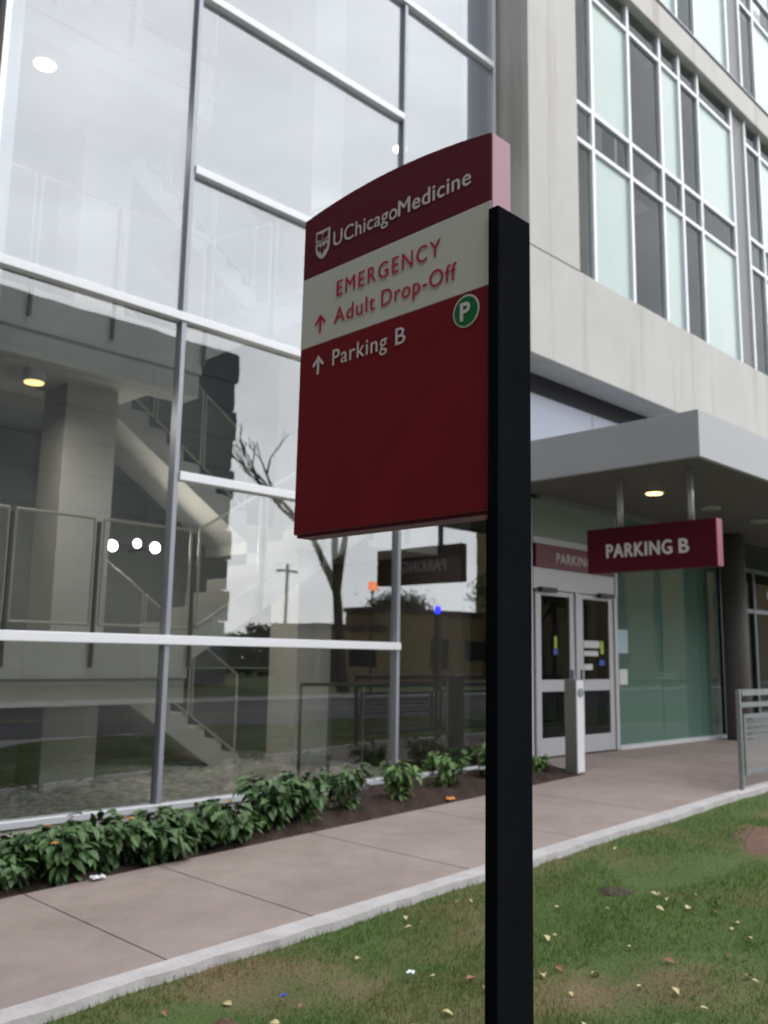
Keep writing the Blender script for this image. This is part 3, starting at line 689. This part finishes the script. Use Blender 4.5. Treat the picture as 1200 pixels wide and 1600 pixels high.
def hanging_sign():
    t = thing('hanging_sign', 'maroon box sign reading PARKING B hanging from two rods under the canopy', 'sign', (9.47, 5.13, 2.29))
    MB().box(9.40, 9.535, 4.335, 5.95, 2.285, 2.81).build('sign_box', mat('crimson_box', (.11, .006, .02), .55, spec=.2), t, bevel=.004)
    MB().box(9.402, 9.533, 4.322, 4.334, 2.287, 2.808).build('end_plate', M['lit_red_edge'], t)
    for y in (4.64, 5.53): MB().tube((9.467, y, 2.81), (9.467, y, 3.398), .035, n=14).build('hanging_rod', M['alu'], t, smooth=True)
    place_text('lettering', 'PARKING', (9.40, 5.69, 2.455), RX, UP, NX, M['ltr'], t, w=.83, h=.165, bold=0, spacing=1.12, fat=.016)
    place_text('lettering', 'B', (9.40, 4.77, 2.455), RX, UP, NX, M['ltr'], t, w=.11, h=.165, bold=0, fat=.016)
    # the street side reads the same on the far face
    place_text('lettering', 'PARKING B', (9.535, 4.62, 2.455), (0, 1, 0), UP, (1, 0, 0), M['ltr'], t, w=1.03, h=.165, bold=0, spacing=1.12, fat=.014)
hanging_sign()

def opener():
    t = thing('door_opener_bollard', 'square silver bollard with push plate in front of the doors', 'bollard', (9.28, 6.04, -.02))
    MB().box(9.13, 9.27, 5.97, 6.13, -.05, 1.03).build('body', mat('bollard_grey', (.22, .215, .20), .5, .2), t, bevel=.008)
    MB().box(9.13, 9.27, 5.955, 5.968, -.03, 1.02).build('front_plate', M['white'], t)
    MB().tube((9.2, 5.954, .88), (9.2, 5.94, .88), .05, n=20).build('push_button', M['alu_d'], t)
opener()

def railing():
    t = thing('steel_railing', 'galvanised steel railing with wire mesh panel at the right edge of the sidewalk', 'railing', (9.25, 4.1, 0))
    y = 4.10
    for x in (9.25, 11.0, 12.75, 14.5): MB().box(x-.022, x+.022, y-.022, y+.022, -.1, .98).build('post', M['galv'], t, bevel=.004)
    for a, b in ((9.282, 10.968), (11.032, 12.718), (12.782, 14.468)):
        MB().box(a, b, y-.028, y+.028, .92, .98).build('top_rail', M['galv'], t)
        MB().box(a, b, y-.02, y+.02, .80, .85).build('middle_rail', M['galv'], t)
        f = MB().box(a+.05, b-.05, y-.015, y+.015, .69, .73).box(a+.05, b-.05, y-.015, y+.015, .12, .16).box(a+.05, a+.09, y-.015, y+.015, .161, .689).box(b-.09, b-.05, y-.015, y+.015, .161, .689).build('panel_frame', M['galv'], t)
        MB().quad((a+.09, y, .16), (b-.09, y, .16), (b-.09, y, .69), (a+.09, y, .69)).build('wire_mesh', M['mesh2'], f)
        for k in range(4): MB().box(a+.02, b-.02, y+.04, y+.05, .42+k*.06, .44+k*.06).build('infill_bar', M['galv'], t) if a < 9.5 else None
railing()
def floor_lamp():
    t = thing('floor_lamp', 'white shaded floor lamp standing behind the upper dark window', 'lamp', (12.55, 7.25, 9.02))
    x, y = 12.55, 7.25
    MB().tube((x, y, 9.01), (x, y, 9.04), .14, n=20).build('base', M['alu_d'], t)
    MB().tube((x, y, 9.04), (x, y, 10.0), .02).build('stem', M['white'], t)
    mb = MB(); pr = [(10.0, .05), (10.08, .13), (10.3, .17), (10.55, .15), (10.68, .07)]
    for (a, r0), (b, r1) in zip(pr, pr[1:]): mb.tube((x, y, a), (x, y, b), r0, r1, n=20)
    mb.build('lamp_shade', M['notice_w'], t)
floor_lamp()

# ---------------------------------------------------------------- plants
def leaf_shape(mb, base, d, up, L, W):
    """a pointed folded leaf; d = direction, up = its upper normal"""
    d = Vector(d).normalized(); s = d.cross(Vector(up)); s = s.normalized() if s.length > 1e-4 else Vector((1, 0, 0)); n = s.cross(d).normalized()
    b = Vector(base); i = len(mb.v)
    prof = [(0, .0), (.22, .75), (.5, 1), (.78, .6)]
    for a, w in prof:
        c = b + d*L*a - n*(a*a*.35*L)
        mb.v += [tuple(c + s*W*.5*w + n*W*.18*w), tuple(c), tuple(c - s*W*.5*w + n*W*.18*w)]
    tip = b + d*L - n*.35*L; mb.v.append(tuple(tip))
    for k in range(3):
        j = i+3*k; mb.f += [(j, j+3, j+4, j+1), (j+1, j+4, j+5, j+2)]
    j = i+9; mb.f += [(j, i+12, j+1), (j+1, i+12, j+2)]
def shrub_mesh(R, H, n, leafL, seed, stems=9, flower=0):
    rnd = random.Random(seed); lv, st, fl = MB(), MB(), MB()
    tips = []
    for k in range(stems):
        a = 2*math.pi*(k+rnd.random()*.6)/stems; r = R*(.25+.6*rnd.random()); h = H*(.55+.4*rnd.random())
        p0 = Vector((math.cos(a)*.04, math.sin(a)*.04, 0)); p1 = Vector((math.cos(a)*r*.5, math.sin(a)*r*.5, h*.65)); p2 = Vector((math.cos(a)*r, math.sin(a)*r, h))
        st.tube(p0, p1, .006, .005, n=5); st.tube(p1, p2, .005, .003, n=5); tips.append((p0, p1, p2))
    for k in range(n):
        p0, p1, p2 = rnd.choice(tips); t = rnd.random()**.6
        p = p0.lerp(p1, t*2) if t < .5 else p1.lerp(p2, t*2-1)
        p = p + Vector((rnd.uniform(-1, 1), rnd.uniform(-1, 1), rnd.uniform(-.6, .6)))*R*.28
        p.z = max(.02, p.z)
        out = Vector((p.x, p.y, 0)); out = out.normalized() if out.length > .01 else Vector((1, 0, 0))
        a = rnd.uniform(-1.1, 1.1); out = Matrix.Rotation(a, 3, 'Z') @ out
        d = out + Vector((0, 0, rnd.uniform(-.75, .45)))
        leaf_shape(lv, p, d, Vector((rnd.uniform(-.4, .4), rnd.uniform(-.4, .4), 1)), leafL*rnd.uniform(.6, 1.25), leafL*rnd.uniform(.42, .62))
    for k in range(flower):
        a = rnd.uniform(0, 6.28); r = R*rnd.uniform(.2, .9); c = Vector((math.cos(a)*r, math.sin(a)*r, H*rnd.uniform(.75, 1.08)))
        for q in range(7):
            b = 2*math.pi*q/7; leaf_shape(fl, c, (math.cos(b), math.sin(b), .1), (0, 0, 1), .028, .014)
    return lv, st, fl
def shrub(x, y, R, H, n, leafL, seed, label, flower=0, m='leaf'):
    z = bed_h(x, y)
    t = thing('leafy_shrub', label, 'shrub', (0, 0, 0), 'leafy shrubs along the glass wall')
    lv, st, fl = shrub_mesh(R, H, n, leafL, seed, flower=flower)
    lv.build('foliage', M[m], t); st.build('stem', M['leaf'], t)
    k = 13*7
    for i in range(flower):
        q = MB(); q.v = fl.v[i*k:(i+1)*k]; q.f = [tuple(j-i*k for j in f) for f in fl.f if i*k <= f[0] < (i+1)*k]; q.build('flower', M['petal'], t)
    t.location = (x, y, z)
sh = [ # px-located clumps, from left to right
    (2.30, 6.06, 0.41, 0.31, 300, 'large dark green shrub cut off by the left edge of the photo', 0),
    (2.66, 6.20, 0.37, 0.29, 280, 'dense dark green shrub beside the leftmost sidewalk joint', 0),
    (2.98, 6.08, 0.35, 0.33, 280, 'dense green shrub with an orange flower, third from the left edge', 2),
    (3.34, 6.18, 0.35, 0.33, 280, 'broad green shrub, fourth from the left edge in the bed', 0),
    (3.68, 6.10, 0.34, 0.31, 270, 'broad green shrub with yellow flowers, fifth from the left edge', 2),
    (4.02, 6.17, 0.33, 0.31, 260, 'bushy green shrub below the second glass bay, sixth from the left edge', 1),
    (4.38, 6.12, 0.31, 0.29, 250, 'green shrub with one orange flower, right end of the dense row', 1),
    (4.92, 6.24, 0.32, 0.38, 280, 'tall rounded dark shrub standing right after the gap in the row', 0),
    (5.24, 6.22, 0.24, 0.40, 190, 'medium shrub touching the tall rounded shrub on its right', 0),
    (5.80, 6.28, 0.26, 0.38, 200, 'medium dark shrub under the lower left corner area of the large sign', 0),
    (6.52, 6.30, 0.24, 0.34, 170, 'small spiky green shrub below the third vertical mullion', 0),
    (7.32, 6.40, 0.25, 0.36, 170, 'small green shrub left of the sign post near the mulch leaf', 0),
    (8.15, 6.42, 0.27, 0.36, 180, 'small green shrub partly hidden by the black sign post', 0),
    (8.86, 6.35, 0.20, 0.18, 110, 'tiny low shrub between the black sign post and the silver bollard', 0)]
for k, (x, y, R, H, n, lb, fl) in enumerate(sh): shrub(x, y, R, H, int(n*1.45), .115 if k < 9 else .095, 40+k, lb, fl, 'leaf' if k < 10 else 'leaf_pale')
for k, (x, y) in enumerate([(1.9, 6.12), (1.5, 6.12), (1.1, 6.16)]): shrub(x, y, .36, .30, 300, .105, 90+k, 'dense green shrub in the row beyond the left edge of the photo')

# grass: one mass of blades
def grass():
    N = 560000
    X = rng.uniform(-1, 15, N); Y = rng.uniform(-.3, 4.012, N)
    near = rng.random(N) < np.clip(2.2/np.maximum(.8, np.hypot(X-1, Y)-.5), .25, 1)
    X, Y = X[near], Y[near]; N = len(X)
    Z = np.array([lawn_h(a, b)-.033 for a, b in zip(X, Y)])
    # keep thin where a low-frequency pattern says so
    pat = np.sin(X*1.7+Y*2.9)+np.sin(X*3.9-Y*1.3+1)+np.sin(Y*5.1+X*.7)
    hgt = rng.uniform(.012, .042, N)*np.where(pat > .9, .55, 1)
    a = rng.uniform(0, 2*np.pi, N); w = rng.uniform(.0016, .0036, N)
    lean = rng.uniform(0, .9, N)*hgt; b = rng.uniform(0, 2*np.pi, N)
    v = np.zeros((N, 3, 3)); v[:, 0] = np.stack([X-np.cos(a)*w, Y-np.sin(a)*w, Z], 1); v[:, 1] = np.stack([X+np.cos(a)*w, Y+np.sin(a)*w, Z], 1)
    v[:, 2] = np.stack([X+np.cos(b)*lean, Y+np.sin(b)*lean, Z+hgt], 1)
    me = bpy.data.meshes.new('grass'); me.vertices.add(3*N); me.vertices.foreach_set('co', v.ravel()); me.loops.add(3*N)
    me.loops.foreach_set('vertex_index', np.arange(3*N, dtype=np.int32)); me.polygons.add(N)
    me.polygons.foreach_set('loop_start', np.arange(0, 3*N, 3, dtype=np.int32)); me.polygons.foreach_set('loop_total', np.full(N, 3, dtype=np.int32))
    me.update(); me.validate(); me.materials.append(M['blade']); o = bpy.data.objects.new('grass', me); C.objects.link(o)
    tag(o, 'short green and straw coloured grass blades of the lawn', 'grass', kind='stuff')
grass()

# fallen leaves and litter
def leafmesh(name, L, W, m):
    mb = MB(); leaf_shape(mb, (-L/2, 0, .0), (1, 0, .12), (0, 0, 1), L, W); return mb.build(name, m)
protoA = tag(leafmesh('fallen_leaf', .055, .038, M['fallen']), 'small pale yellow fallen leaf lying on the lawn', 'leaf', 'yellow fallen leaves on the lawn')
protoB = tag(leafmesh('fallen_leaf', .06, .04, M['fallen_b']), 'small reddish brown fallen leaf lying on the lawn', 'leaf', 'brown fallen leaves on the lawn')
YL = [(4.385, 3.724), (4.447, 3.676), (6.143, 4.106), (3.028, 2.823), (4.789, 3.289), (5.456, 3.014), (5.344, 2.868), (5.563, 2.795), (4.979, 2.588), (5.24, 2.392), (5.124, 2.366), (4.083, 2.342), (3.807, 2.542), (4.109, 2.177), (4.286, 3.008), (4.347, 3.005), (3.901, 3.674), (7.507, 3.315), (3.497, 3.131), (6.364, 3.833), (5.091, 2.78), (4.001, 3.788), (5.272, 2.696), (5.464, 2.984), (5.473, 2.613), (4.865, 2.987), (5.031, 2.23), (4.464, 2.611), (3.513, 2.285), (4.019, 1.996), (3.424, 3.576), (2.593, 3.207), (2.637, 3.611), (4.467, 1.958), (3.246, 2.811), (3.787, 1.997), (4.098, 2.594), (3.874, 2.744)]
BL = [(5.329, 2.561), (3.575, 2.951), (4.688, 2.191), (4.005, 2.744), (2.361, 3.693), (4.426, 2.376), (3.537, 2.827), (4.503, 2.004), (4.706, 2.653), (2.797, 3.284)]
def put(o, x, y, k, lift=.022):
    o.location = (x, y, lawn_h(x, y)-.03+lift); r = random.Random(k)
    o.rotation_euler = (r.uniform(-.3, .3), r.uniform(-.3, .3), r.uniform(0, 6.28)); s = r.uniform(.5, .95); o.scale = (s, s, s)
for proto, pts, off in ((protoA, YL, 0), (protoB, BL, 100)):
    for k, (x, y) in enumerate(pts):
        if y > 3.97: y = 3.93
        o = proto
        if k: o = proto.copy(); C.objects.link(o)
        put(o, x, y, k+off)
def crumple(name, x, y, z, s, m, label, cat, seed):
    r = random.Random(seed); mb = MB(); n = 5
    mb.v = [(x+s*(i/n-.5)*2, y+s*(j/n-.5)*1.4, z+s*.5*r.random()+.01) for j in range(n+1) for i in range(n+1)]
    mb.f = [(j*(n+1)+i, j*(n+1)+i+1, (j+1)*(n+1)+i+1, (j+1)*(n+1)+i) for j in range(n) for i in range(n)]
    tag(recenter(mb.build(name, m)), label, cat)
crumple('plastic_scrap', 2.797, 3.411, lawn_h(2.8, 3.4), .02, M['notice_d'], 'small blue plastic scrap in the grass near the kerb', 'litter', 1)
crumple('paper_scrap', 3.43, 3.21, lawn_h(3.43, 3.2), .025, M['notice_w'], 'crumpled white paper scrap on the lawn left of the sign post', 'litter', 2)
crumple('paper_scrap', 3.14, 5.80, g(3.14)+.0, .045, M['notice_w'], 'torn white paper scrap at the planting bed edge of the sidewalk', 'litter', 3)
crumple('dry_leaf', 6.92, 5.98, bed_h(6.92, 5.98), .05, M['petal'], 'curled orange dry leaf on the mulch near the sign post', 'leaf', 4)
def clod(x, y, R, H, m, label, seed):
    r = random.Random(seed); mb = MB(); n, k = 14, 5; mb.v.append((x, y, lawn_h(x, y)-.03+H))
    for a in range(1, k+1):
        for b in range(n):
            t = 2*math.pi*b/n; q = R*a/k*(1+.25*r.random()); px, py = x+q*math.cos(t), y+q*.7*math.sin(t)
            mb.v.append((px, py, lawn_h(px, py)-.045+H*math.cos(a/k*1.57)+r.random()*.018*(a < k)))
    for b in range(n): mb.f.append((0, 1+b, 1+(b+1) % n))
    for a in range(k-1):
        for b in range(n): mb.f.append((1+a*n+b, 1+(a+1)*n+b, 1+(a+1)*n+(b+1) % n, 1+a*n+(b+1) % n))
    tag(recenter(mb.build('soil_mound', m)), label, 'soil mound')
clod(2.48, 3.44, .10, .03, mat('brown_clod', (.12, .07, .05), .95, bump=1), 'small brown soil mound in the grass at the bottom left', 5)
clod(5.34, 3.22, .16, .035, mat('dark_clod', (.06, .045, .03), .95, bump=1), 'low dark soil mound in the lawn to the right of the sign post', 6)
clod(7.5, 2.95, .6, .015, mat('reddish_earth', (.20, .11, .08), .95, noise=((.13, .08, .055), 12, .3, .7), bump=1), 'wide bare reddish earth patch at the right edge of the lawn', 7)

# ---------------------------------------------------------------- across the street (seen mirrored in the glass)
def far_garage():
    t = thing('parking_garage', 'long grey garage building with horizontal bands across the street', 'building', (6, -36, -.45))
    x0, x1, y0, y1 = -45, 31, -44, -30; m = mat('garage_band', (.10, .12, .125), .8, noise=((.13, .15, .155), .5, .3, .7)); d = mat('garage_gap', (.06, .07, .08), .7)
    MB().box(x0, x1-.32, y0, y1-.5, -.45, 18.2).build('core', d, t)
    mb = MB(); z = -.45; k = 0
    while z < 18.2:
        e = x1 - (.22 if k % 2 else 0); mb.box(x0, e, y1-.45, y1, z, z+1.72); mb.box(e-.3, e, y0, y1-.46, z, z+1.72); z += 1.8; k += 1
    mb.build('banded_wall', m, t); MB().box(x0-.1, 28.6, y0, y1-.1, 18.21, 19.0).build('parapet', m, t)
    mb = MB()
    for k in range(12): mb.box(x0+2+k*6.2, x0+2.6+k*6.2, y1+.01, y1+.16, -.45, 18.2)
    mb.build('pilaster', m, t)
far_garage()
def far_tan(x0, x1, y0, y1, h, label, wins):
    t = thing('tan_building', label, 'building', ((x0+x1)/2, (y0+y1)/2, -.45))
    MB().box(x0, x1, y0, y1, -.45, h).build('wall', M['tan'], t)
    MB().box(x0-.15, x1+.15, y0-.15, y1+.15, h+.01, h+.35).build('roof_edge', mat('roof_edge_brown', (.10, .07, .05), .8), t)
    for x, z, w, hh in wins:
        MB().box(x, x+w, y1+.005, y1+.05, z, z+hh).build('window', M['black'], t)
far_tan(37, 43.0, -33, -29, 2.9, 'low tan brick building with dark openings across the street', [(37.3, -.3, 1.8, 2.3), (39.8, .6, 2.4, 1.3)])
far_tan(44.0, 54.5, -34, -30, 4.3, 'wider tan brick building across the street with a dark doorway', [(48.6, .4, 1.9, 2.2), (52.5, 1.0, 3, 1.5)])
def tree(x, y, H, R, n, label, name='tree', seed=1, leaves=True, lean=0):
    r = random.Random(seed); t = thing(name, label, 'tree', (x, y, -.5), 'trees across the street')
    tr, cr = MB(), MB(); tips = []
    def br(p, d, L, rad, lv):
        q = p + d*L; tr.tube(p, q, rad, rad*.68, n=6 if lv else 9)
        if lv >= (4 if leaves else 6): tips.append(q); return
        for k in range(2 if lv else 3):
            e = (d + Vector((r.uniform(-.75, .75), r.uniform(-.75, .75), r.uniform(-.1, .45)))).normalized(); br(q, e, L*r.uniform(.62, .82), rad*.66, lv+1)
        if lv > 1: tips.append(q)
    br(Vector((x, y, -.5)), Vector((lean, 0, 1)).normalized(), H*.34, H*.022, 0)
    tr.build('trunk', M['bark'], t)
    if leaves:
        for k in range(n):
            c = r.choice(tips) + Vector((r.gauss(0, 1), r.gauss(0, 1), r.gauss(0, .8)))*R*.22
            a = Vector((r.uniform(-1, 1), r.uniform(-1, 1), r.uniform(-1, 1))).normalized(); b = a.orthogonal().normalized(); s = .11*R/3
            cr.quad(tuple(c), tuple(c+a*s+b*s*.6), tuple(c+a*2*s), tuple(c+a*s-b*s*.6))
        cr.build('crown', M['crown'], t)
for a in [(62.5, -46, 7.5, 3.6, 8000, 'taller yellow green tree behind the wide tan building'), (53, -24.5, 8, 3.2, 6000, 'tallest leafy tree beside the far end of the tan buildings'), (66, -34, 10, 4.6, 2600, 'leafy tree at the far right end of the street')]:
    tree(*a, seed=int(a[0]))
tree(30.6, -19.5, 14.5, 5, 0, 'leafless street tree with a leaning dark trunk', 'bare_tree', 11, False, -.12)
tree(48.0, -19.0, 11, 4, 0, 'smaller leafless street tree before the grey garage', 'bare_tree', 13, False, .05)
def pole(x, y, h, label):
    t = thing('utility_pole', label, 'utility pole', (x, y, -.5), 'utility poles'); MB().tube((x, y, -.5), (x, y, h), .16, .12).build('shaft', M['bark'], t)
    MB().box(x-1.1, x+1.1, y-.08, y+.08, h-.7, h-.5).build('crossarm', M['bark'], t)
pole(46.5, -44, 8.6, 'wooden utility pole with a crossarm near the tan building'); pole(42, -60, 11.5, 'taller wooden utility pole farther down the side street')
t = thing('emergency_phone', 'slim dark emergency phone pillar with a glowing blue beacon', 'emergency phone', (35.87, -18, -.45))
MB().box(35.72, 36.02, -18.15, -17.85, -.45, 3.55).build('pillar', M['dark'], t); MB().tube((35.87, -18, 3.56), (35.87, -18, 3.95), .16).build('beacon', M['lamp_b'], t)
t = thing('warning_light', 'orange lit lamp on a slim pole at the far kerb', 'lamp', (30.24, -17.2, -.45))
MB().tube((30.24, -17.2, -.45), (30.24, -17.2, 4.4), .05).build('pole', M['dark'], t); MB().box(30.05, 30.43, -17.3, -17.1, 4.4, 4.8).build('lamp_head', M['lamp_o'], t)

def light_blocker(name, x0, x1, y0, y1, h, m, label):
    t = thing(name, label, 'building', ((x0+x1)/2, (y0+y1)/2, -.7)); MB().box(x0, x1, y0, y1, -1.2, h).build('wall', m, t); MB().box(x0-.2, x1+.2, y0-.2, y1+.2, h+.01, h+.6).build('parapet', M['conc_in'], t)
    mb = 0
    for k in range(int(h//3.6)):
        MB().box(x1+.01, x1+.05, y0+.8, y1-.8, .9+k*3.6, 2.7+k*3.6).build('ribbon_window', M['black'], t)
light_blocker('light_blocker_building', -28, -12, -18, 16, 24, mat('dark_brick', (.13, .07, .05), .9, noise=((.17, .09, .06), 3, .3, .7)), 'unseen dark brick block with ribbon windows, added far left to block light')  # added out of view to keep light off the faces turned left
far_tan(55, 110, -31, -27, 12.5, 'taller tan brick building at the far right end of the street', [(57+k*6.2, -.2, 1.1, 11) for k in range(8)])
def hedge(x0, x1, y, h, label):
    t = thing('hedge', label, 'hedge', ((x0+x1)/2, y, -.5)); r = random.Random(5); mb = MB(); st = MB()
    for k in range(int((x1-x0)/1.2)): st.tube((x0+k*1.2, y, -.5), (x0+k*1.2+r.uniform(-.2, .2), y, h*.7), .06, .03, n=5)
    for k in range(16000):
        x = r.uniform(x0, x1); top = h*(.78+.14*math.sin(x*.9)+.08*math.sin(x*2.7))
        c = Vector((x, y+r.uniform(-1.2, 1.2), -.5+(top+.5)*r.random()**.8)); a = Vector((r.uniform(-1, 1), r.uniform(-1, 1), r.uniform(-1, 1))).normalized(); b = a.orthogonal().normalized(); q = r.uniform(.12, .26)
        mb.quad(tuple(c), tuple(c+a*q+b*q*.6), tuple(c+a*2*q), tuple(c+a*q-b*q*.6))
    mb.build('foliage', M['crown'], t); st.build('stem', M['bark'], t)
hedge(24, 62, -52, 4.2, 'long dense green hedge behind the low buildings across the street')
